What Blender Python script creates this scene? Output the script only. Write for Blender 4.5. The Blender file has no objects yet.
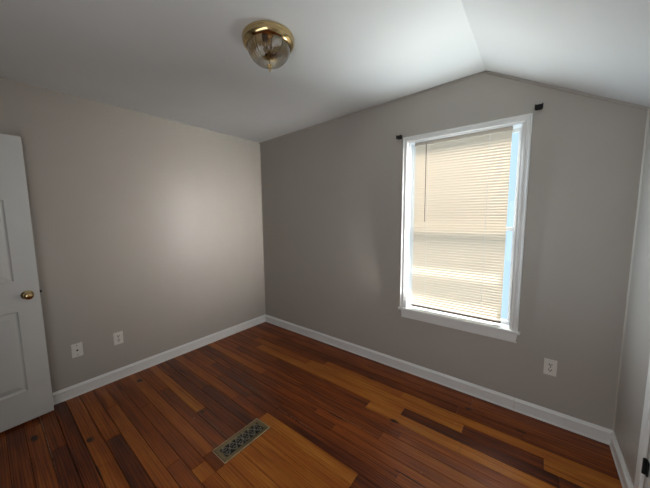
import bpy, bmesh, math, random
from mathutils import Vector, Matrix
PI = math.pi
scn = bpy.context.scene
COL = scn.collection

# ------------------------------------------------------------------ camera
yaw, pit, rol, fpx = 0.6651, -0.1041, -0.0090, 268.998
fw = Vector((-math.sin(yaw)*math.cos(pit), math.cos(yaw)*math.cos(pit), math.sin(pit)))
rr = Vector((math.cos(yaw), math.sin(yaw), 0)); uu = rr.cross(fw)
r2 = math.cos(rol)*rr + math.sin(rol)*uu
u2 = -math.sin(rol)*rr + math.cos(rol)*uu
cam = bpy.data.cameras.new('camera'); cam_o = bpy.data.objects.new('camera', cam); COL.objects.link(cam_o)
M = Matrix(((r2.x, u2.x, -fw.x, 2.9392), (r2.y, u2.y, -fw.y, -2.3681), (r2.z, u2.z, -fw.z, 1.4729), (0, 0, 0, 1)))
cam_o.matrix_world = M
cam.sensor_width = 36; cam.lens = fpx/650*36; cam.clip_start = 0.02
scn.camera = cam_o

# ------------------------------------------------------------------ daylight and added fill lamps
scn.view_settings.view_transform = 'Standard'; scn.view_settings.look = 'None'
scn.view_settings.gamma = 1; scn.view_settings.use_curve_mapping = False
scn.view_settings.exposure = 0.0
scn.cycles.use_denoising = True
scn.cycles.max_bounces = 16; scn.cycles.diffuse_bounces = 10; scn.cycles.glossy_bounces = 6
scn.cycles.sample_clamp_indirect = 6
world = bpy.data.worlds.new('sky'); scn.world = world; world.use_nodes = True
bg = world.node_tree.nodes['Background']
bg.inputs[0].default_value = (0.57, 0.79, 1.0, 1); bg.inputs[1].default_value = 1.2

def area(name, loc, target, sx, sy, power, color, spread=PI):
    l = bpy.data.lights.new(name, 'AREA'); l.shape = 'RECTANGLE'; l.size = sx; l.size_y = sy
    l.energy = power; l.color = color; l.spread = spread
    o = bpy.data.objects.new(name, l); COL.objects.link(o); o.location = loc
    o.rotation_euler = (Vector(target)-Vector(loc)).to_track_quat('-Z', 'Y').to_euler()
    return o
# unseen strip lamps added in front of the blind to brighten walls and ceiling
area('window_fill_strip', (2.230, -0.034, 1.37), (1.230, -0.034-.295, 1.42), .010, 1.30, 6.7, (1.0, 0.975, 0.95), math.radians(72))
area('window_fill_strip', (2.660, -0.060, 1.35), (3.660, -0.060-.60, 1.38), .010, 1.20, 2.4, (0.74, 0.88, 1.0), math.radians(100))
area('window_fill_strip', (2.430, -0.034, 1.10), (2.400, -0.034-1, 1.10+2.2), .66, .010, 2.9, (0.92, 0.975, 0.98), math.radians(68))
# bright ground outside the window throwing light up through the tilted slats
area('ground_bounce', (2.43, 1.3, -0.9), (2.43, 0.0, 1.1), 3.0, 1.2, 90, (0.80, 0.93, 1.0))
# open sky beyond the window
area('sky_light', (2.43, 2.0, 4.1), (2.43, 0.05, 1.35), 4.0, 1.8, 520, (1.0, 0.97, 0.95))
sun = bpy.data.lights.new('sun', 'SUN'); sun.energy = 20; sun.angle = math.radians(.6); sun.color = (.86, .95, 1)
sun_o = bpy.data.objects.new('sun', sun); COL.objects.link(sun_o); sun_o.location = (2.4, 4, 4)
sun_o.rotation_euler = Vector((-1, -1, -math.sqrt(2)*math.tan(math.radians(35)))).to_track_quat('-Z', 'Y').to_euler()
# soft fill lamp added behind the camera, out of view
area('rear_fill', (2.3, -2.90, 1.3), (2.0, 0, 1.9), 1.9, 1.2, 20, (0.97, 0.97, 1.0))

# ------------------------------------------------------------------ helpers
def new_obj(name, bm, mat, parent=None, smooth=False, autosmooth=None):
    me = bpy.data.meshes.new(name)
    bmesh.ops.recalc_face_normals(bm, faces=bm.faces)
    bm.to_mesh(me); bm.free()
    o = bpy.data.objects.new(name, me); COL.objects.link(o)
    if mat: me.materials.append(mat)
    if smooth:
        for p in me.polygons: p.use_smooth = True
        if autosmooth: me.set_sharp_from_angle(angle=math.radians(autosmooth))
    if parent: o.parent = parent
    return o
def empty(name, loc=(0, 0, 0), rotz=0):
    o = bpy.data.objects.new(name, None); COL.objects.link(o); o.location = loc; o.rotation_euler = (0, 0, rotz)
    o.empty_display_size = 0.1
    return o
def tag(o, label=None, cat=None, group=None, kind=None):
    if label: o['label'] = label
    if cat: o['category'] = cat
    if group: o['group'] = group
    if kind: o['kind'] = kind
    return o
def box(bm, a, b, bev=0):
    g = bmesh.ops.create_cube(bm, size=1)
    vs = g['verts']
    for v in vs:
        v.co = Vector(((a[i]+b[i])/2 + v.co[i]*abs(b[i]-a[i]) for i in range(3)))
    if bev:
        es = list({e for v in vs for e in v.link_edges})
        bmesh.ops.bevel(bm, geom=es, offset=bev, segments=2, affect='EDGES', profile=0.6)
def prism(bm, poly, axis, a, b):
    """extrude a 2D polygon along an axis ('x','y','z') between a and b"""
    def P(p, t):
        return {'x': (t, p[0], p[1]), 'y': (p[0], t, p[1]), 'z': (p[0], p[1], t)}[axis]
    A = [bm.verts.new(P(p, a)) for p in poly]; B = [bm.verts.new(P(p, b)) for p in poly]
    bm.faces.new(A); bm.faces.new(B[::-1])
    n = len(poly)
    for i in range(n):
        bm.faces.new((A[i], B[i], B[(i+1) % n], A[(i+1) % n]))
def lathe(bm, prof, n=48, mtx=None, mod=None, close=False):
    rings = []
    for k, (r, z) in enumerate(prof):
        if r < 1e-6:
            rings.append([bm.verts.new((0, 0, z))]); continue
        ring = []
        for i in range(n):
            a = 2*PI*i/n; q = r if mod is None else r*mod(a, k)
            ring.append(bm.verts.new((q*math.cos(a), q*math.sin(a), z)))
        rings.append(ring)
    vs = [v for r in rings for v in r]
    for A, B in zip(rings, rings[1:]):
        for i in range(n):
            j = (i+1) % n
            if len(A) == 1 and len(B) == 1: continue
            if len(A) == 1: bm.faces.new((A[0], B[i], B[j]))
            elif len(B) == 1: bm.faces.new((A[i], B[0], A[j]))
            else: bm.faces.new((A[i], B[i], B[j], A[j]))
    if mtx is not None:
        for v in vs: v.co = mtx @ v.co
def tube(bm, pts, r, n=8, cap=True):
    pts = [Vector(p) for p in pts]; rings = []
    up = None
    for i, p in enumerate(pts):
        t = (pts[min(i+1, len(pts)-1)]-pts[max(i-1, 0)]).normalized()
        if up is None: up = Vector((0, 0, 1)) if abs(t.z) < .9 else Vector((1, 0, 0))
        s = t.cross(up).normalized(); up = s.cross(t).normalized()
        rings.append([bm.verts.new(p+r*(math.cos(2*PI*k/n)*s+math.sin(2*PI*k/n)*up)) for k in range(n)])
    for A, B in zip(rings, rings[1:]):
        for k in range(n): bm.faces.new((A[k], A[(k+1) % n], B[(k+1) % n], B[k]))
    if cap: bm.faces.new(rings[0]); bm.faces.new(rings[-1][::-1])

class NT:
    def __init__(s, name):
        s.m = bpy.data.materials.new(name); s.m.use_nodes = True
        s.t = s.m.node_tree; s.p = s.t.nodes['Principled BSDF']; s.out = s.t.nodes['Material Output']
    def n(s, typ, **kw):
        nd = s.t.nodes.new(typ)
        for k, v in kw.items(): setattr(nd, k, v)
        return nd
    def l(s, a, b): s.t.links.new(a, b)
    def val(s, sock, v):
        if hasattr(v, 'links') or hasattr(v, 'is_output'): s.l(v, sock)
        else: sock.default_value = v
    def math(s, op, a, b=0, c=0, clamp=False):
        nd = s.n('ShaderNodeMath', operation=op, use_clamp=clamp)
        for i, v in enumerate((a, b, c)): s.val(nd.inputs[i], v)
        return nd.outputs[0]
    def mix(s, f, a, b, mode='MIX'):
        nd = s.n('ShaderNodeMix', data_type='RGBA', blend_type=mode)
        s.val(nd.inputs[0], f); s.val(nd.inputs[6], a); s.val(nd.inputs[7], b)
        return nd.outputs[2]
    def noise(s, vec, scale, detail=3, rough=.5, dist=0):
        nd = s.n('ShaderNodeTexNoise'); s.l(vec, nd.inputs['Vector'])
        nd.inputs['Scale'].default_value = scale; nd.inputs['Detail'].default_value = detail
        nd.inputs['Roughness'].default_value = rough; nd.inputs['Distortion'].default_value = dist
        return nd.outputs[0]
    def pos(s): return s.n('ShaderNodeTexCoord').outputs['Object']
    def ramp(s, f, stops):
        nd = s.n('ShaderNodeValToRGB'); s.l(f, nd.inputs[0]); e = nd.color_ramp.elements
        while len(e) < len(stops): e.new(.5)
        for q, (p, c) in zip(e, stops): q.position = p; q.color = (*c, 1)
        return nd.outputs[0]
    def bump(s, h, strength, dist=.002):
        nd = s.n('ShaderNodeBump'); nd.inputs['Strength'].default_value = strength
        nd.inputs['Distance'].default_value = dist; s.l(h, nd.inputs['Height']); s.l(nd.outputs[0], s.p.inputs['Normal'])
    def base(s, c): s.val(s.p.inputs['Base Color'], c if not isinstance(c, tuple) else (*c, 1))

def simple(name, col, rough=.4, metal=0, bump=0, bscale=60, var=0.06, ior=1.45):
    t = NT(name); p = t.pos(); nz = t.noise(p, 6, 3)
    a = tuple(c*(1-var) for c in col); b = tuple(min(1, c*(1+var)) for c in col)
    t.base(t.ramp(nz, [(.3, a), (.7, b)]))
    t.p.inputs['Roughness'].default_value = rough; t.p.inputs['Metallic'].default_value = metal
    t.p.inputs['IOR'].default_value = ior
    if bump: t.bump(t.noise(p, bscale, 4), bump, .001)
    return t.m

def paint(name, col, rough, ior, bump):
    t = NT(name); p = t.pos()
    big = t.noise(p, 1.3, 3); fine = t.noise(p, 260, 2)
    t.base(t.ramp(big, [(.3, tuple(c*.97 for c in col)), (.7, tuple(c*1.03 for c in col))]))
    t.p.inputs['IOR'].default_value = ior
    t.l(t.math('MULTIPLY_ADD', big, .06, rough-.03), t.p.inputs['Roughness'])
    mid = t.noise(p, 9, 3)
    h = t.math('ADD', t.math('MULTIPLY', fine, .12), t.math('MULTIPLY', mid, .9))
    t.bump(h, bump, .003)
    return t.m

M_WALL = paint('greige_wall_paint', (.440, .412, .372), .31, 1.27, .35)
M_CEIL = paint('white_ceiling_paint', (.725, .75, .745), .6, 1.4, .5)
M_TRIM = simple('white_trim_paint', (.80, .81, .79), .35, bump=.15, bscale=40, var=.03)
M_DOOR = simple('white_door_paint', (.64, .65, .63), .4, bump=.15, bscale=60, var=.02)
M_VINYL = simple('white_window_vinyl', (.82, .84, .85), .35, var=.02)
M_PLATE = simple('ivory_outlet_plastic', (.74, .73, .68), .35, var=.02)
M_BLACK = simple('black_bracket_enamel', (.003, .003, .0035), .8)
M_SLOT = simple('dark_socket_slot', (.012, .011, .01), .6)
M_BRASS = simple('polished_brass', (.62, .47, .24), .14, 1, var=.04)
M_AGED = simple('aged_brass_register', (.27, .215, .12), .34, .9, bump=.25, bscale=150, var=.25)
M_GRILLE = simple('bright_scrollwork_brass', (.46, .42, .33), .35, .7)
M_RIM = simple('highlight_brass_edge', (.85, .74, .52), .45, .6)  # window highlight on the bevel, put into a brighter brass colour
M_DUCT = simple('duct_shade', (.008, .008, .008), .7)
M_SUB = simple('dark_subfloor', (.02, .008, .004), .8)
M_CAULK = simple('cream_caulk_line', (.52, .49, .43), .5)
M_BULB = simple('frosted_bulb', (.85, .83, .78), .3)
M_CORD = simple('white_blind_cord', (.97, .96, .93), .6)
M_WAND = simple('backlit_dark_wand', (.10, .045, .03), .3)  # clear plastic; its backlit darkness is put into the colour
M_RAIL_SHADE = simple('shade_brown_bottom_rail', (.20, .145, .10), .45)  # shade of the gap under the blind, put into the rail's colour
M_RAIL = simple('cream_blind_rail', (.62, .56, .47), .4)

def slat_material():
    t = NT('cream_blind_slat')
    t.p.inputs['Roughness'].default_value = .45
    t.base((.80, .74, .63))
    tr = t.n('ShaderNodeBsdfTranslucent'); tr.inputs[0].default_value = (.97, .80, .62, 1)
    mx = t.n('ShaderNodeMixShader'); mx.inputs[0].default_value = .30
    t.l(t.p.outputs[0], mx.inputs[1]); t.l(tr.outputs[0], mx.inputs[2]); t.l(mx.outputs[0], t.out.inputs[0])
    return t.m
M_SLAT = slat_material()

def glass_material(name, rough, tint=(.97, .98, .98)):
    t = NT(name)
    t.base(tint); t.p.inputs['Transmission Weight'].default_value = 1; t.p.inputs['Roughness'].default_value = rough
    t.p.inputs['IOR'].default_value = 1.45
    return t.m
M_DOME = glass_material('ribbed_clear_glass', .06, (.93, .93, .90))
def pane_material():
    t = NT('window_pane_glass')
    tr = t.n('ShaderNodeBsdfTransparent'); tr.inputs[0].default_value = (.95, .97, .97, 1)
    gl = t.n('ShaderNodeBsdfGlossy'); gl.inputs['Roughness'].default_value = .02
    mx = t.n('ShaderNodeMixShader'); mx.inputs[0].default_value = .015
    t.l(tr.outputs[0], mx.inputs[1]); t.l(gl.outputs[0], mx.inputs[2]); t.l(mx.outputs[0], t.out.inputs[0])
    return t.m
M_PANE = pane_material()

# ------------------------------------------------------------------ room shell
W, HL, HR, RX, HT = 3.403, 2.4395, 2.514, 2.588, 2.0607
YB = -2.95
T = .12
def ceil_z(x): return HL+(HR-HL)*x/RX if x <= RX else HR+(HT-HR)*(x-RX)/(W-RX)
WX0, WX1, WZ0, WZ1 = 2.028, 2.830, .612, 2.102     # window opening

bm = bmesh.new()
prism(bm, [(0, 0), (WX0, 0), (WX0, ceil_z(WX0)), (0, HL)], 'y', 0, T)
prism(bm, [(WX0, 0), (WX1, 0), (WX1, WZ0), (WX0, WZ0)], 'y', 0, T)
prism(bm, [(WX0, WZ1), (WX1, WZ1), (WX1, ceil_z(WX1)), (RX, HR), (WX0, ceil_z(WX0))], 'y', 0, T)
prism(bm, [(WX1, 0), (W, 0), (W, HT), (WX1, ceil_z(WX1))], 'y', 0, T)
tag(new_obj('wall_back', bm, M_WALL), 'greige gable wall with the window in it', kind='structure')
bm = bmesh.new(); box(bm, (-T, YB-T, 0), (0, T, HL))
tag(new_obj('wall_left', bm, M_WALL), 'greige wall beside the open panel door', kind='structure')
# right wall with the recess of the closet door
CY0, CY1, CH = -.583, -1.20, 1.95
bm = bmesh.new()
box(bm, (W, CY0, 0), (W+.05, T, HT)); box(bm, (W, CY1, CH), (W+.05, CY0, HT)); box(bm, (W, YB-T, 0), (W+.05, CY1, HT))
box(bm, (W+.05, YB-T, 0), (W+.15, T, HT))
tag(new_obj('wall_right', bm, M_WALL), 'low greige side wall under the sloped ceiling', kind='structure')
# wall behind the camera with its doorway
DX0, DX1, DH = .17, .95, 2.06
bm = bmesh.new()
prism(bm, [(0, 0), (DX0, 0), (DX0, ceil_z(DX0)), (0, HL)], 'y', YB, YB-T)
prism(bm, [(DX0, DH), (DX1, DH), (DX1, ceil_z(DX1)), (DX0, ceil_z(DX0))], 'y', YB, YB-T)
prism(bm, [(DX1, 0), (W, 0), (W, HT), (RX, HR), (DX1, ceil_z(DX1))], 'y', YB, YB-T)
tag(new_obj('wall_front', bm, M_WALL), kind='structure')
bm = bmesh.new()
box(bm, (-T, YB-1.3, 0), (W+T, YB-1.2, 2.5)); box(bm, (-T, YB-1.2, 0), (-.02, YB-T, 2.5)); box(bm, (W, YB-1.2, 0), (W+T, YB-T, 2.5))
tag(new_obj('wall_hall', bm, M_WALL), kind='structure')
# ceiling: one nearly flat run and one sloping down to the low side wall
bm = bmesh.new()
s2 = (HT-HR)/(W-RX)
prism(bm, [(-T, HL-(HR-HL)/RX*T), (RX, HR), (W+.16, HT+s2*.16), (W+.16, 2.75), (-T, 2.75)], 'y', YB-1.3, T)
tag(new_obj('ceiling', bm, M_CEIL), 'white ceiling with a crease and a sloped side', kind='structure')

# ------------------------------------------------------------------ plank floor
S = [0, .045, .13, .215, .307, .39, .482, .57, .662, .792, .872, .94, 1.006, 1.08, 1.157, 1.24, 1.325, 1.41, 1.485, 1.57,
     1.65, 1.735, 1.82, 1.90, 1.985, 2.07, 2.145, 2.225, 2.305]
while S[-1] < -YB+1.3: S.append(S[-1]+.0835)
S[8:9] = [.662]; S.insert(9, .727)
# tone of the boards, row by row from the window wall: (end x, tone)
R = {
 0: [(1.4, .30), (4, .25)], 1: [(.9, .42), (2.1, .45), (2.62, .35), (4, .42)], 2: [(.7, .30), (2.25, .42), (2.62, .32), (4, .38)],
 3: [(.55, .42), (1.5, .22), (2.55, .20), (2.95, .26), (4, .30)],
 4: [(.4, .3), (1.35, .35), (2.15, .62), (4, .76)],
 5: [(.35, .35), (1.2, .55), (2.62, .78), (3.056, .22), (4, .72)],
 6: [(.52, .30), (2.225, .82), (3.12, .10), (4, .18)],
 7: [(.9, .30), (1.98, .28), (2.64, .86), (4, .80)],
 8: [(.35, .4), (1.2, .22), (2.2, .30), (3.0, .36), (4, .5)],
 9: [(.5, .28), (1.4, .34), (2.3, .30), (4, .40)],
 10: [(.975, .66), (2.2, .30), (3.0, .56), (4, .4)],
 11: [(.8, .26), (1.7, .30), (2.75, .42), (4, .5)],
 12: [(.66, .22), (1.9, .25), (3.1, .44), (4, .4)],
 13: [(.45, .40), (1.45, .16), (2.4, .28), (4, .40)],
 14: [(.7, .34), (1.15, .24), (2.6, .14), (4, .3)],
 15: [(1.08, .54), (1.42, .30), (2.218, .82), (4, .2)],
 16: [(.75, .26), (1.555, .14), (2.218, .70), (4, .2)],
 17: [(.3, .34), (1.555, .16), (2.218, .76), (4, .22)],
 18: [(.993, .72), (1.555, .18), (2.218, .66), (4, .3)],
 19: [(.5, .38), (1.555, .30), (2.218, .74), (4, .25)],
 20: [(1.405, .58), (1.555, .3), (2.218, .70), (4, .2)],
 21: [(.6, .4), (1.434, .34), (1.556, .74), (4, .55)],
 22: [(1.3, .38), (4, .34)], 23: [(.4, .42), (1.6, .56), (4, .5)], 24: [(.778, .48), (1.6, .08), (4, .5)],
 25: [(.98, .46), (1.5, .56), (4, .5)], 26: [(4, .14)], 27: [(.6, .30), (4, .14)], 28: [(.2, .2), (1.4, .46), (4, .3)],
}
random.seed(4)
bm = bmesh.new()
lay = bm.loops.layers.float_color.new('board'); 
GAP = .0015
for i in range(len(S)-1):
    y0, y1 = -S[i], -S[i+1]
    row = R.get(i)
    if row is None:
        row = []; x = random.uniform(.3, 1.2)
        while x < 4: row.append((x, random.choice([.2, .3, .4, .5, .7]))); x += random.uniform(.6, 1.6)
        row.append((4, .3))
    x0 = -.02
    for x1, tone in row:
        x1 = min(x1, W+.02)
        if x0 >= x1: break
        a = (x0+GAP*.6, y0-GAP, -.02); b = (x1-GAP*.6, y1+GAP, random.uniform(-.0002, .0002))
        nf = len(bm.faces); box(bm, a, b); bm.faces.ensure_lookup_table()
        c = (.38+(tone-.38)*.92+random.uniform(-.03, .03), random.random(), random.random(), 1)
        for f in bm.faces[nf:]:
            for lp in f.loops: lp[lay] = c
        x0 = x1
def floor_material():
    t = NT('old_varnished_pine_boards')
    p = t.pos(); at = t.n('ShaderNodeAttribute', attribute_name='board')
    sp = t.n('ShaderNodeSeparateColor'); t.l(at.outputs['Color'], sp.inputs[0])
    tone, r1, r2_ = sp.outputs
    xyz = t.n('ShaderNodeSeparateXYZ'); t.l(p, xyz.inputs[0])
    off = t.n('ShaderNodeCombineXYZ')
    t.l(t.math('MULTIPLY_ADD', r1, 37, xyz.outputs[0]), off.inputs[0])
    t.l(t.math('MULTIPLY_ADD', r2_, 11, xyz.outputs[1]), off.inputs[1])
    t.l(r1, off.inputs[2])
    def stretched(sx, sy):
        mp = t.n('ShaderNodeVectorMath', operation='MULTIPLY'); t.l(off.outputs[0], mp.inputs[0]); mp.inputs[1].default_value = (sx, sy, 1)
        return mp.outputs[0]
    warp = t.noise(stretched(2.2, 9), 1.0, 3, .55)
    fine = t.noise(stretched(6, 230), 1.0, 3, .65)
    streak = t.noise(stretched(1.6, 38), 1.0, 4, .6, .4)
    wave = t.n('ShaderNodeTexWave', wave_type='BANDS', bands_direction='Y', wave_profile='SIN')
    t.l(stretched(.55, 10), wave.inputs['Vector']); wave.inputs['Scale'].default_value = 2.2
    wave.inputs['Distortion'].default_value = 9; wave.inputs['Detail'].default_value = 2; wave.inputs['Detail Scale'].default_value = .9
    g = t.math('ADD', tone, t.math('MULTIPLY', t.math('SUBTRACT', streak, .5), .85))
    g = t.math('ADD', g, t.math('MULTIPLY', t.math('SUBTRACT', wave.outputs['Fac'], .5), .20))
    g = t.math('ADD', g, t.math('MULTIPLY', t.math('SUBTRACT', fine, .5), .45))
    g = t.math('ADD', g, t.math('MULTIPLY', t.math('SUBTRACT', warp, .5), .5), clamp=True)
    col = t.ramp(g, [(0, (.050, .011, .004)), (.18, (.115, .023, .005)), (.36, (.215, .048, .007)), (.58, (.32, .086, .011)), (.82, (.41, .140, .017)), (1, (.50, .20, .032))])
    dk = t.noise(stretched(1.1, 75), 1.0, 4, .7, .8)
    col = t.mix(t.math('MULTIPLY', t.math('SUBTRACT', dk, .54, clamp=True), 5.5, clamp=True), col, t.mix(1.0, col, (.40, .30, .28, 1), 'MULTIPLY'))
    # knots and dark scars
    knots = [(2.216, -.657, .035, .016), (2.612, -.2, .028, .012), (2.935, -.222, .035, .012), (1.836, -.297, .04, .008), (.185, -1.602, .03, .022),
             (.675, -2.044, .03, .022), (1.86, -.872, .09, .006), (.35, -1.30, .11, .008), (2.46, -1.004, .10, .005), (1.02, -1.45, .02, .015), (1.0, -2.07, .10, .006), (.36, -2.27, .04, .02)]
    nz = t.noise(p, 35, 3)
    for kx, ky, sx, sy in knots:
        dx = t.math('DIVIDE', t.math('SUBTRACT', xyz.outputs[0], kx), sx); dy = t.math('DIVIDE', t.math('SUBTRACT', xyz.outputs[1], ky), sy)
        d = t.math('ADD', t.math('POWER', t.math('ABSOLUTE', dx), 2), t.math('POWER', t.math('ABSOLUTE', dy), 2))
        d = t.math('ADD', d, t.math('MULTIPLY', t.math('SUBTRACT', nz, .5), 1.6))
        f = t.math('SUBTRACT', 1.3, d, clamp=True)
        col = t.mix(t.math('MULTIPLY', f, .97), col, (.018, .006, .005, 1))
    # pale worn streaks along a few joints, small paint flecks
    for kx, ky, sx, sy in [(1.09, -1.052, .36, .0022), (1.15, -.879, .16, .002), (1.60, -1.078, .33, .0025), (1.22, -1.472, .17, .002), (.42, -2.222, .45, .004), (1.95, -.858, .30, .0022),
                           (2.569, -.418, .010, .006), (2.86, -.80, .005, .005), (1.04, -1.53, .014, .010), (2.50, -.93, .006, .004)]:
        dx = t.math('DIVIDE', t.math('SUBTRACT', xyz.outputs[0], kx), sx); dy = t.math('DIVIDE', t.math('SUBTRACT', xyz.outputs[1], ky), sy)
        d = t.math('ADD', t.math('POWER', t.math('ABSOLUTE', dx), 2), t.math('POWER', t.math('ABSOLUTE', dy), 2))
        f = t.math('SUBTRACT', 1.1, d, clamp=True)
        col = t.mix(t.math('MULTIPLY', f, t.math('MULTIPLY', t.math('GREATER_THAN', nz, .42), .45)), col, (.52, .33, .20, 1))
    t.base(col)
    rg = t.math('MULTIPLY_ADD', t.noise(p, 4, 4), .22, .23)
    t.l(rg, t.p.inputs['Roughness']); t.p.inputs['IOR'].default_value = 1.38
    h = t.math('ADD', t.math('MULTIPLY', fine, .25), t.math('MULTIPLY', t.noise(stretched(3, 14), 1, 2), 1.0))
    t.bump(h, .35, .0016)
    return t.m
tag(new_obj('floor', bm, floor_material()), 'old varnished pine plank floor', kind='structure')
bm = bmesh.new(); box(bm, (-T, YB-1.3, -.06), (W+.15, T, -.012))
tag(new_obj('floor_subfloor', bm, M_SUB), kind='structure')

# ------------------------------------------------------------------ baseboards
BH = .098
prof = [(0, 0), (.016, 0), (.016, .008), (.012, .012), (.012, .071), (.016, .075), (.016, .080), (.009, .090), (.004, BH), (0, BH)]
def bb_y(name, x0, x1, wallx, sgn, y0, y1):
    bm = bmesh.new(); prism(bm, [(wallx+sgn*a, z) for a, z in prof], 'y', y0, y1)
    return tag(new_obj(name, bm, M_TRIM), kind='structure')
bb_y('baseboard_left', 0, 0, 0, 1, -.0, YB)
bb_y('baseboard_right', 0, 0, W, -1, 0, -.505)
bm = bmesh.new(); prism(bm, [(-a, z) for a, z in prof], 'x', .004, 2.884)
tag(new_obj('baseboard_back', bm, M_TRIM), kind='structure')
bm = bmesh.new(); prism(bm, [(-a, z) for a, z in prof], 'x', 2.886, W-.004)
tag(new_obj('baseboard_back', bm, M_TRIM), kind='structure')
bm = bmesh.new(); prism(bm, [(-a-.003, z) for a, z in prof[:5]]+[(0, .07)], 'x', 2.881, 2.890)
tag(new_obj('trim_1', bm, M_PLATE), 'filled joint in the baseboard', kind='structure')
# caulked corner lines
bm = bmesh.new(); prism(bm, [(0, 0), (.007, 0), (0, -.007)], 'z', BH, HL)
tag(new_obj('trim_2', bm, M_CAULK), kind='structure')
bm = bmesh.new(); prism(bm, [(W, 0), (W-.007, 0), (W, -.007)], 'z', BH, HT)
tag(new_obj('trim_3', bm, M_CAULK), kind='structure')
# slim cove between wall and sloped ceiling
bm = bmesh.new()
L = math.hypot(W-RX, HR-HT); ca, sa = (W-RX)/L, (HT-HR)/L
for (xa, za, xb, zb) in ((RX, HR, W, HT), (0, HL, RX, HR)):
    d = Vector((xb-xa, 0, zb-za)); n = Vector((d.z, 0, -d.x)).normalized()
    if n.z > 0: n = -n
    A = [Vector((xa, 0, za)), Vector((xa, -.006, za)), Vector((xa, -.006, za))+n*.012, Vector((xa, 0, za))+n*.016]
    Bv = [a+d for a in A]
    va = [bm.verts.new(v) for v in A]; vb = [bm.verts.new(v) for v in Bv]
    bm.faces.new(va); bm.faces.new(vb[::-1])
    for i in range(4): bm.faces.new((va[i], vb[i], vb[(i+1) % 4], va[(i+1) % 4]))
tag(new_obj('trim_4', bm, M_WALL), 'painted bead under the ceiling', kind='structure')

# ------------------------------------------------------------------ window
win = tag(empty('window_1', (0, 0, 0)), 'tall white sash window in the gable wall', kind='structure')
CO0, CO1, CT = 1.976, 2.880, 2.149
cprof = [(0, 0), (0, -.017), (.004, -.021), (.010, -.021), (.013, -.017), (.030, -.015), (.033, -.019), (.040, -.018), (.046, -.011), (.0525, -.009), (.0525, 0)]
def mitred(bm, pts, prof, close=False):
    """casing run through 3 mitred corners in the xz plane: prof=(inset from outer edge, y)"""
    rings = []
    for (x, z, dx, dz) in pts:
        rings.append([bm.verts.new((x+dx*a, y, z+dz*a)) for a, y in prof])
    n = len(prof)
    for A, Bq in zip(rings, rings[1:]):
        for i in range(n): bm.faces.new((A[i], A[(i+1) % n], Bq[(i+1) % n], Bq[i]))
    bm.faces.new(rings[0]); bm.faces.new(rings[-1][::-1])
bm = bmesh.new()
mitred(bm, [(CO0, .619, 1, 0), (CO0, CT, 1, -1), (CO1, CT, -1, -1), (CO1, .619, -1, 0)], cprof)
new_obj('casing', bm, M_TRIM, win)
bm = bmesh.new(); box(bm, (1.966, -.030, .598), (2.893, .05, .619), .004)
new_obj('sill', bm, M_TRIM, win)
bm = bmesh.new(); prism(bm, [(1.997, .535), (2.868, .535), (2.878, .598), (1.988, .598)], 'y', 0, -.014)
prism(bm, [(1.99, .527), (2.874, .527), (2.874, .534), (1.99, .534)], 'y', 0, -.010)
new_obj('apron', bm, M_TRIM, win)
# jamb liner
bm = bmesh.new()
box(bm, (WX0, -.004, .612), (WX0+.006, T, WZ1)); box(bm, (WX1-.006, -.004, .612), (WX1, T, WZ1)); box(bm, (WX0+.006, -.004, WZ1-.006), (WX1-.006, T, WZ1))
box(bm, (WX0+.006, .05, .612), (WX1-.006, T, .624))
for x in (WX0+.006, WX1-.012):
    box(bm, (x, .066, .624), (x+.006, .074, WZ1-.006))
new_obj('jamb', bm, M_VINYL, win)
def sash(name, z0, z1, y0, y1):
    st = .020; rl = .028
    xa, xb = WX0+.0065, WX1-.0065
    bm = bmesh.new()
    box(bm, (xa, y0, z0), (xa+st, y1, z1), .002); box(bm, (xb-st, y0, z0), (xb, y1, z1), .002)
    box(bm, (xa+st, y0, z0), (xb-st, y1, z0+rl), .002); box(bm, (xa+st, y0, z1-rl), (xb-st, y1, z1), .002)
    s = new_obj(name, bm, M_VINYL, win)
    bm = bmesh.new(); box(bm, (xa+st-.002, (y0+y1)/2-.002, z0+rl-.002), (xb-st+.002, (y0+y1)/2+.002, z1-rl+.002))
    new_obj('pane', bm, M_PANE, s)
sash('lower_sash', .6245, 1.375, .086, .101)
sash('upper_sash', 1.347, WZ1-.0065, .104, .119)

# unseen boards added outside to cut the sun into bands on the blind
bm = bmesh.new(); box(bm, (3.2, 3.0, 3.985), (8.2, 3.05, 6.6))
tag(new_obj('sun_blocker_upper', bm, M_TRIM), 'upper sun blocker added outside the window', kind='structure')
bm = bmesh.new(); box(bm, (3.2, 3.0, 3.72), (8.2, 3.05, 3.885))
tag(new_obj('sun_blocker_lower', bm, M_TRIM), 'lower sun blocker added outside the window', kind='structure')

# ------------------------------------------------------------------ mini blind
bl = tag(empty('window_blind', (2.420, .036, 0)), 'cream mini blind lowered inside the white window frame', 'blind')
BX = .347
BT, BB = 2.094, .652
bm = bmesh.new(); box(bm, (-BX-.004, -.016, BT-.026), (BX+.004, .016, BT), .002)
new_obj('headrail', bm, M_RAIL, bl)
bm = bmesh.new()
pitch, sw, tilt = .0212, .0285, math.radians(75)
z = BT-.040; nsl = 0
rnd = random.Random(3)
while z > BB+.012:
    tl = tilt+rnd.uniform(-.012, .012)
    A = []
    for k in range(5):
        s_ = (k/4-.5)*sw; crown = .0026*(1-(2*(k/4)-1)**2)
        # room-side edge up, outer edge down
        yy = -s_*math.cos(tl)+crown*-math.sin(tl)*1.0; zz = s_*math.sin(tl)+crown*-math.cos(tl)*-1.0
        A.append((bm.verts.new((-BX, yy, z+zz)), bm.verts.new((BX, yy, z+zz))))
    for (a, b), (c, d) in zip(A, A[1:]): bm.faces.new((a, b, d, c))
    z -= pitch; nsl += 1
sl = new_obj('slats', bm, M_SLAT, bl, smooth=True)
bm = bmesh.new(); box(bm, (-BX, -.013, BB-.014), (BX, .013, BB+.001), .003)
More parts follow.
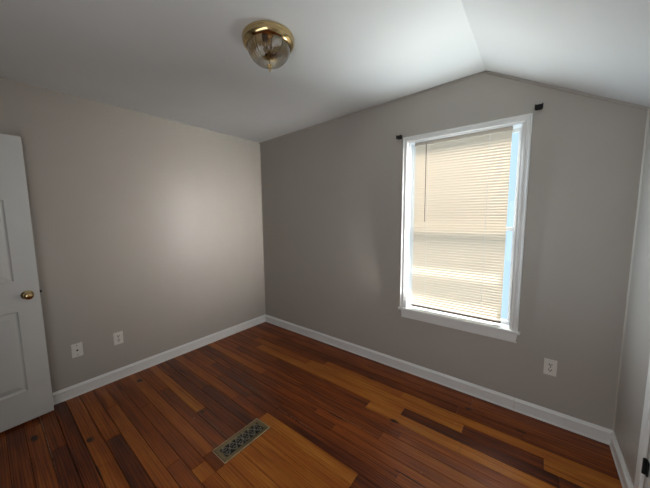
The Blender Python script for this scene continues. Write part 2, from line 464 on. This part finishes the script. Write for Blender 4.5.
new_obj('bottom_rail', bm, M_RAIL_SHADE, bl)
for xx in (-.228, .212):
    for nm, yy in (('ladder_cord', -.0145),):
        bm = bmesh.new(); tube(bm, [(xx, yy, BB+.005), (xx, yy, BT-.02)], .0012, 6); new_obj(nm, bm, M_CORD, bl)
bm = bmesh.new(); tube(bm, [(-.252, -.020, BT-.022), (-.250, -.022, BT-.05), (-.246, -.024, 1.415)], .0028, 6)
w_ = new_obj('tilt_wand', bm, M_WAND, bl, smooth=True)
bm = bmesh.new(); tube(bm, [(-.252, -.012, BT-.012), (-.252, -.019, BT-.014), (-.252, -.020, BT-.026)], .0016, 6)
new_obj('hook', bm, M_WAND, w_)

# ------------------------------------------------------------------ curtain rod brackets
def bracket(loc, label, flip):
    o = tag(empty('curtain_bracket', loc), label, 'bracket', None)
    o['group'] = 'black curtain rod brackets above the window'
    bm = bmesh.new(); box(bm, (-.019, -.005, -.016), (.019, 0, .016), .0015); new_obj('wall_plate', bm, M_BLACK, o)
    bm = bmesh.new(); box(bm, (-.017, -.030, -.013), (.017, -.0052, .013), .0015)
    # cup that held the rod
    c = [(-.022, -.017), (.022, -.017), (.022, .013), (.017, .013), (.014, .009), (-.014, .009), (-.017, .013), (-.022, .013)]
    prism(bm, [(a*flip, b) for a, b in c], 'y', -.030, -.040)
    new_obj('rod_cup', bm, M_BLACK, o)
    for zz in (-.011, .011):
        bm = bmesh.new(); lathe(bm, [(0, 0), (.003, 0), (.0022, .0015), (0, .002)], 12, Matrix.Translation((.014*flip, -.0052, zz)) @ Matrix.Rotation(PI/2, 4, 'X')); new_obj('screw', bm, M_BLACK, o)
    return o
bracket((1.944, 0, 2.160), 'black curtain rod bracket above the window corner nearer the panel door', -1)
bracket((2.910, 0, 2.180), 'black curtain rod bracket above the window corner nearer the sloped ceiling', 1)

# ------------------------------------------------------------------ outlets (local: x across, z up, faces -y)
def plate_bm():
    bm = bmesh.new(); box(bm, (-.035, -.0055, -.057), (.035, 0, .057), .0022); return bm
def screw(o, x, z, mat=None):
    bm = bmesh.new(); lathe(bm, [(0, 0), (.0034, 0), (.0028, .0012), (0, .0016)], 12, Matrix.Translation((x, -.0055, z)) @ Matrix.Rotation(PI/2, 4, 'X'))
    return new_obj('screw', bm, mat or M_SLOT, o)
def duplex(loc, rz, label):
    o = tag(empty('wall_outlet', loc, rz), label, 'outlet', 'duplex outlets low on the walls')
    new_obj('cover_plate', plate_bm(), M_PLATE, o)
    for s in (-1, 1):
        bm = bmesh.new(); prism(bm, [(.017*math.cos(a)*1.0 if abs(math.cos(a)) < .95 else .0165*math.copysign(1, math.cos(a)), s*.0195+.0145*math.sin(a)) for a in [2*PI*k/24 for k in range(24)]], 'y', -.0055, -.0075)
        f = new_obj('socket', bm, M_PLATE, o)
        bm = bmesh.new()
        box(bm, (-.0095, -.0082, s*.0195-.001), (-.0050, -.0072, s*.0195+.010)); box(bm, (.0050, -.0082, s*.0195+.000), (.0095, -.0072, s*.0195+.009))
        lathe(bm, [(0, 0), (.0042, 0), (.0042, .0006), (0, .0006)], 12, Matrix.Translation((0, -.0074, s*.0195-.0065)) @ Matrix.Rotation(PI/2, 4, 'X'))
        new_obj('slots', bm, M_SLOT, f)
    screw(o, 0, 0)
duplex((0, -1.685, .383), PI/2, 'white duplex outlet on the left wall, nearer the room corner than the cable plate')
duplex((3.074, 0, .407), 0, 'white duplex outlet low on the gable wall, below and beyond the window')
o = tag(empty('cable_plate', (0, -1.966, .385), PI/2), 'white cable jack plate with a single dark center jack, nearest the panel door', 'wall plate')
new_obj('cover_plate', plate_bm(), M_PLATE, o)
bm = bmesh.new(); lathe(bm, [(0, 0), (.0065, 0), (.0065, .003), (.0045, .003), (.0045, .010), (.002, .010), (0, .010)], 18, Matrix.Translation((0, -.0055, 0)) @ Matrix.Rotation(PI/2, 4, 'X'))
new_obj('jack', bm, M_SLOT, o)
screw(o, 0, .042); screw(o, 0, -.042)

# ------------------------------------------------------------------ open panel door
ddx, ddy = .0459, -.99895
ang = math.atan2(ddy, ddx)          # local +x runs from the free edge to the hinges
d1 = tag(empty('door_1', (.126, -2.146, .020), ang), 'white six panel door standing open along the wall', kind='structure')
def panel_door(us, zs, panels, th, sgn=1):
    """slab whose local y=0 face and y=-th*sgn face carry raised panels; sgn gives the side of the body"""
    bm = bmesh.new()
    def face(y, inward):
        for i in range(len(us)-1):
            for j in range(len(zs)-1):
                u0, u1, z0, z1 = us[i], us[i+1], zs[j], zs[j+1]
                if (i, j) in panels:
                    rings = []
                    for off, dep in ((0, 0), (.007, .011), (.011, .013), (.015, .013), (.046, .002)):
                        y_ = y+inward*dep
                        rings.append([bm.verts.new(p) for p in ((u0+off, y_, z0+off), (u1-off, y_, z0+off), (u1-off, y_, z1-off), (u0+off, y_, z1-off))])
                    for A, Bq in zip(rings, rings[1:]):
                        for k in range(4): bm.faces.new((A[k], A[(k+1) % 4], Bq[(k+1) % 4], Bq[k]))
                    bm.faces.new(rings[-1])
                else:
                    bm.faces.new([bm.verts.new(p) for p in ((u0, y, z0), (u1, y, z0), (u1, y, z1), (u0, y, z1))])
    face(0, -sgn); face(-th*sgn, sgn)
    u0, u1, z0, z1 = us[0], us[-1], zs[0], zs[-1]; a, b = 0, -th*sgn
    for q in (((u0, a, z0), (u0, b, z0), (u0, b, z1), (u0, a, z1)), ((u1, a, z0), (u1, b, z0), (u1, b, z1), (u1, a, z1)),
              ((u0, a, z0), (u1, a, z0), (u1, b, z0), (u0, b, z0)), ((u0, a, z1), (u1, a, z1), (u1, b, z1), (u0, b, z1))):
        bm.faces.new([bm.verts.new(p) for p in q])
    bmesh.ops.remove_doubles(bm, verts=bm.verts, dist=1e-5)
    return bm
PN = {(1, 1), (3, 1), (1, 3), (3, 3), (1, 5), (3, 5)}
# local +y for this rotation points to +x world (into the room), so the body lies on the -y side
bm = panel_door([0, .115, .345, .415, .645, .76], [0, .222, .808, 1.02, 1.578, 1.71, 1.905, 2.01], PN, .035, 1)
slab = new_obj('door_slab', bm, M_DOOR, d1)
kr = Matrix.Translation((.062, 0, .915)) @ Matrix.Rotation(-PI/2, 4, 'X')
bm = bmesh.new(); lathe(bm, [(0, 0), (.032, 0), (.0325, .003), (.029, .007), (.020, .009), (.014, .012), (.0115, .02), (.0115, .030)], 36, kr)
knob_rose = new_obj('rose', bm, M_BRASS, d1, smooth=True, autosmooth=40)
bm = bmesh.new(); lathe(bm, [(.0115, .028), (.016, .031), (.023, .037), (.0265, .045), (.0265, .052), (.024, .058), (.017, .063), (.008, .0655), (0, .066)], 36, kr)
new_obj('door_knob', bm, M_BRASS, d1, smooth=True)
bm = bmesh.new(); box(bm, (-.0015, -.030, .885), (.0004, -.005, .945)); new_obj('latch_plate', bm, M_BRASS, d1)
bm = bmesh.new(); box(bm, (-.012, -.023, .915), (-.0015, -.011, .931), .002); new_obj('latch', bm, M_SLOT, d1)
for zz in (.25, 1.0, 1.78):
    bm = bmesh.new(); tube(bm, [(.767, .004, zz-.045), (.767, .004, zz+.045)], .006, 10); new_obj('hinge', bm, M_BLACK, d1)
# casing of the doorway behind the camera
bm = bmesh.new()
for a, b in (((DX0-.06, YB, 0), (DX0, YB+.016, DH+.06)), ((DX1, YB, 0), (DX1+.06, YB+.016, DH+.06)), ((DX0, YB, DH), (DX1, YB+.016, DH+.06))): box(bm, a, b)
tag(new_obj('trim_5', bm, M_TRIM), 'doorway casing', kind='structure')

# ------------------------------------------------------------------ closet door in the low side wall
bm = bmesh.new()
for (ya, yb, za, zb) in ((-.502, CY0+.012, 0, CH+.0), (CY1-.065, CY1-.008, 0, CH), (CY1-.065, -.502, CH, CH+.07)):
    box(bm, (W-.013, yb if yb < ya else ya, za), (W, ya if yb < ya else yb, zb), .003)
tag(new_obj('trim_6', bm, M_TRIM), 'white casing of the closet door', kind='structure')
d2 = tag(empty('door_2', (W+.002, CY0-.004, .010), -PI/2), 'white closet door in the low side wall', kind='structure')
bm = panel_door([0, .10, .54, .64], [0, .22, .90, 1.05, 1.80, 1.93], {(1, 1), (1, 3)}, .035, -1)
new_obj('door_slab', bm, M_DOOR, d2)
for zz in (.305, 1.60):
    bm = bmesh.new(); tube(bm, [(-.003, -.010, zz-.036), (-.003, -.010, zz+.036)], .0075, 12)
    box(bm, (-.010, -.0065, zz-.034), (.018, -.0015, zz+.034)); 
    new_obj('hinge', bm, M_BLACK, d2)

# ------------------------------------------------------------------ floor register
vt = tag(empty('floor_register', (1.481, -1.417, 0)), 'small aged brass floor register with black scrollwork openings', 'floor vent')
hw, hl = .070, .172
iw, il = .040, .143
bm = bmesh.new()
prof_v = [(0, 0), (0, .0015), (.0035, .0058), (.020, .0060), (.026, .0040), (.030, .0018), (.030, .0006)]
rings = []
for off, z in prof_v:
    rings.append([bm.verts.new((sx*(hw-off), sy*(hl-off*(hl-il)/.030 if off > 0 else hl), z)) for sx, sy in ((-1, -1), (1, -1), (1, 1), (-1, 1))])
for A, Bq in zip(rings, rings[1:]):
    for k in range(4): bm.faces.new((A[k], A[(k+1) % 4], Bq[(k+1) % 4], Bq[k]))
bm.faces.new(rings[0])
new_obj('frame', bm, M_AGED, vt)
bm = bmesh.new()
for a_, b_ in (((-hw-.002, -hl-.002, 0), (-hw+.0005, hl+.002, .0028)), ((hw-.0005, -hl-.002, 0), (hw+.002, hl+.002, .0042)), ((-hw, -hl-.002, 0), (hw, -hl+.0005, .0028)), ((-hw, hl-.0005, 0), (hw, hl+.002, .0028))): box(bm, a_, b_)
new_obj('highlight_rim', bm, M_RIM, vt)  # thin added lip that carries the edge highlight as colour
bm = bmesh.new(); box(bm, (-iw, -il, .0002), (iw, il, .0012)); new_obj('duct_shade_plate', bm, M_DUCT, vt)  # flat black plate instead of a recess, duct shade put into its colour
bm = bmesh.new()
def ribbon(pts, w=.0019):
    z0, z1 = .0012, .0040
    P = [Vector((a, b, 0)) for a, b in pts]; rings = []
    for i, p in enumerate(P):
        t_ = (P[min(i+1, len(P)-1)]-P[max(i-1, 0)]).normalized(); s_ = Vector((-t_.y, t_.x, 0))*w/2
        rings.append([bm.verts.new((q.x, q.y, z)) for q, z in ((p-s_, z0), (p-s_, z1), (p+s_, z1), (p+s_, z0))])
    for A, Bq in zip(rings, rings[1:]):
        for k in range(4): bm.faces.new((A[k], A[(k+1) % 4], Bq[(k+1) % 4], Bq[k]))
    bm.faces.new(rings[0]); bm.faces.new(rings[-1][::-1])
NB = 3
for b in range(NB):
    cy = -il+(b+.5)*2*il/NB; h = il/NB
    for sx in (-1, 1):
        for sy in (-1, 1):
            # S scroll: spiral curling in the corner of each bay
            cx_, cy_ = sx*.021, cy+sy*h*.50
            pts = []
            for k in range(26):
                a = k/25*2.6*PI; r_ = .0175*(1-.72*k/25)
                pts.append((cx_+sx*r_*math.cos(a), cy_+sy*r_*math.sin(a)))
            ribbon(pts)
    ribbon([(.034*math.sin(2*PI*k/24), cy-h+2*h*k/24) for k in range(25)])
    ribbon([(-.034*math.sin(2*PI*k/24), cy-h+2*h*k/24) for k in range(25)])
    ribbon([(.007*math.cos(2*PI*k/16), cy+.007*math.sin(2*PI*k/16)) for k in range(17)])
ribbon([(-iw, 0), (iw, 0)], .002)
new_obj('scroll_grille', bm, M_GRILLE, vt)

# ------------------------------------------------------------------ ceiling light
LX, LY = 1.670, -1.258
LZ = ceil_z(LX)
tl_ = math.atan2(HR-HL, RX)
lt = tag(empty('ceiling_light', (LX, LY, LZ)), 'round brass flush ceiling light with a ribbed clear glass dome', 'ceiling light')
lt.rotation_euler = (0, -tl_, 0)
bm = bmesh.new()
lathe(bm, [(r_*.935, z_*1.02) for r_, z_ in [(0, 0), (.150, 0), (.156, -.004), (.157, -.010), (.153, -.015), (.1525, -.020), (.156, -.026), (.154, -.034), (.147, -.042), (.138, -.050), (.134, -.052), (.131, -.048), (.128, -.030), (.10, -.02), (0, -.02)]], 72)
new_obj('brass_pan', bm, M_BRASS, lt, smooth=True, autosmooth=50)
bm = bmesh.new()
NR = 28
outer = []
for k in range(17):
    a = k/16*PI/2
    outer.append((.121*math.cos(a)**.85 if k < 16 else .008, -.044-.105*math.sin(a)**1.1))
def rib(a, k): return 1+.020*math.cos(NR*a)*min(1, k/3)*(1 if k < 16 else 0)
lathe(bm, outer, NR*8, None, rib)
dome = new_obj('glass_dome', bm, M_DOME, lt, smooth=True)
md = dome.modifiers.new('thickness', 'SOLIDIFY'); md.thickness = .003; md.offset = -1
bm = bmesh.new()
lathe(bm, [(0, -.140), (.010, -.142), (.017, -.147), (.018, -.151), (.012, -.155), (.006, -.158), (.0075, -.163), (.0085, -.168), (.006, -.174), (.003, -.178), (.0035, -.182), (0, -.185)], 28)
new_obj('finial', bm, M_BRASS, lt, smooth=True)
for sx in (-1, 1):
    mt = Matrix.Translation((sx*.045, 0, -.045)) @ Matrix.Rotation(sx*PI/2*.9, 4, 'Y')
    bm = bmesh.new(); lathe(bm, [(0, -.045), (.013, -.045), (.015, -.030), (.014, -.012), (0, -.010)], 20, mt); sk = new_obj('lamp_socket', bm, M_BRASS, lt, smooth=True, autosmooth=40)
    bm = bmesh.new(); lathe(bm, [(0, -.012), (.012, -.010), (.016, .0), (.024, .014), (.027, .026), (.023, .040), (.012, .049), (0, .051)], 24, mt); new_obj('bulb', bm, M_BULB, sk, smooth=True)
bm = bmesh.new(); tube(bm, [(0, 0, -.02), (0, 0, -.134)], .004, 10); new_obj('stem', bm, M_BRASS, lt)
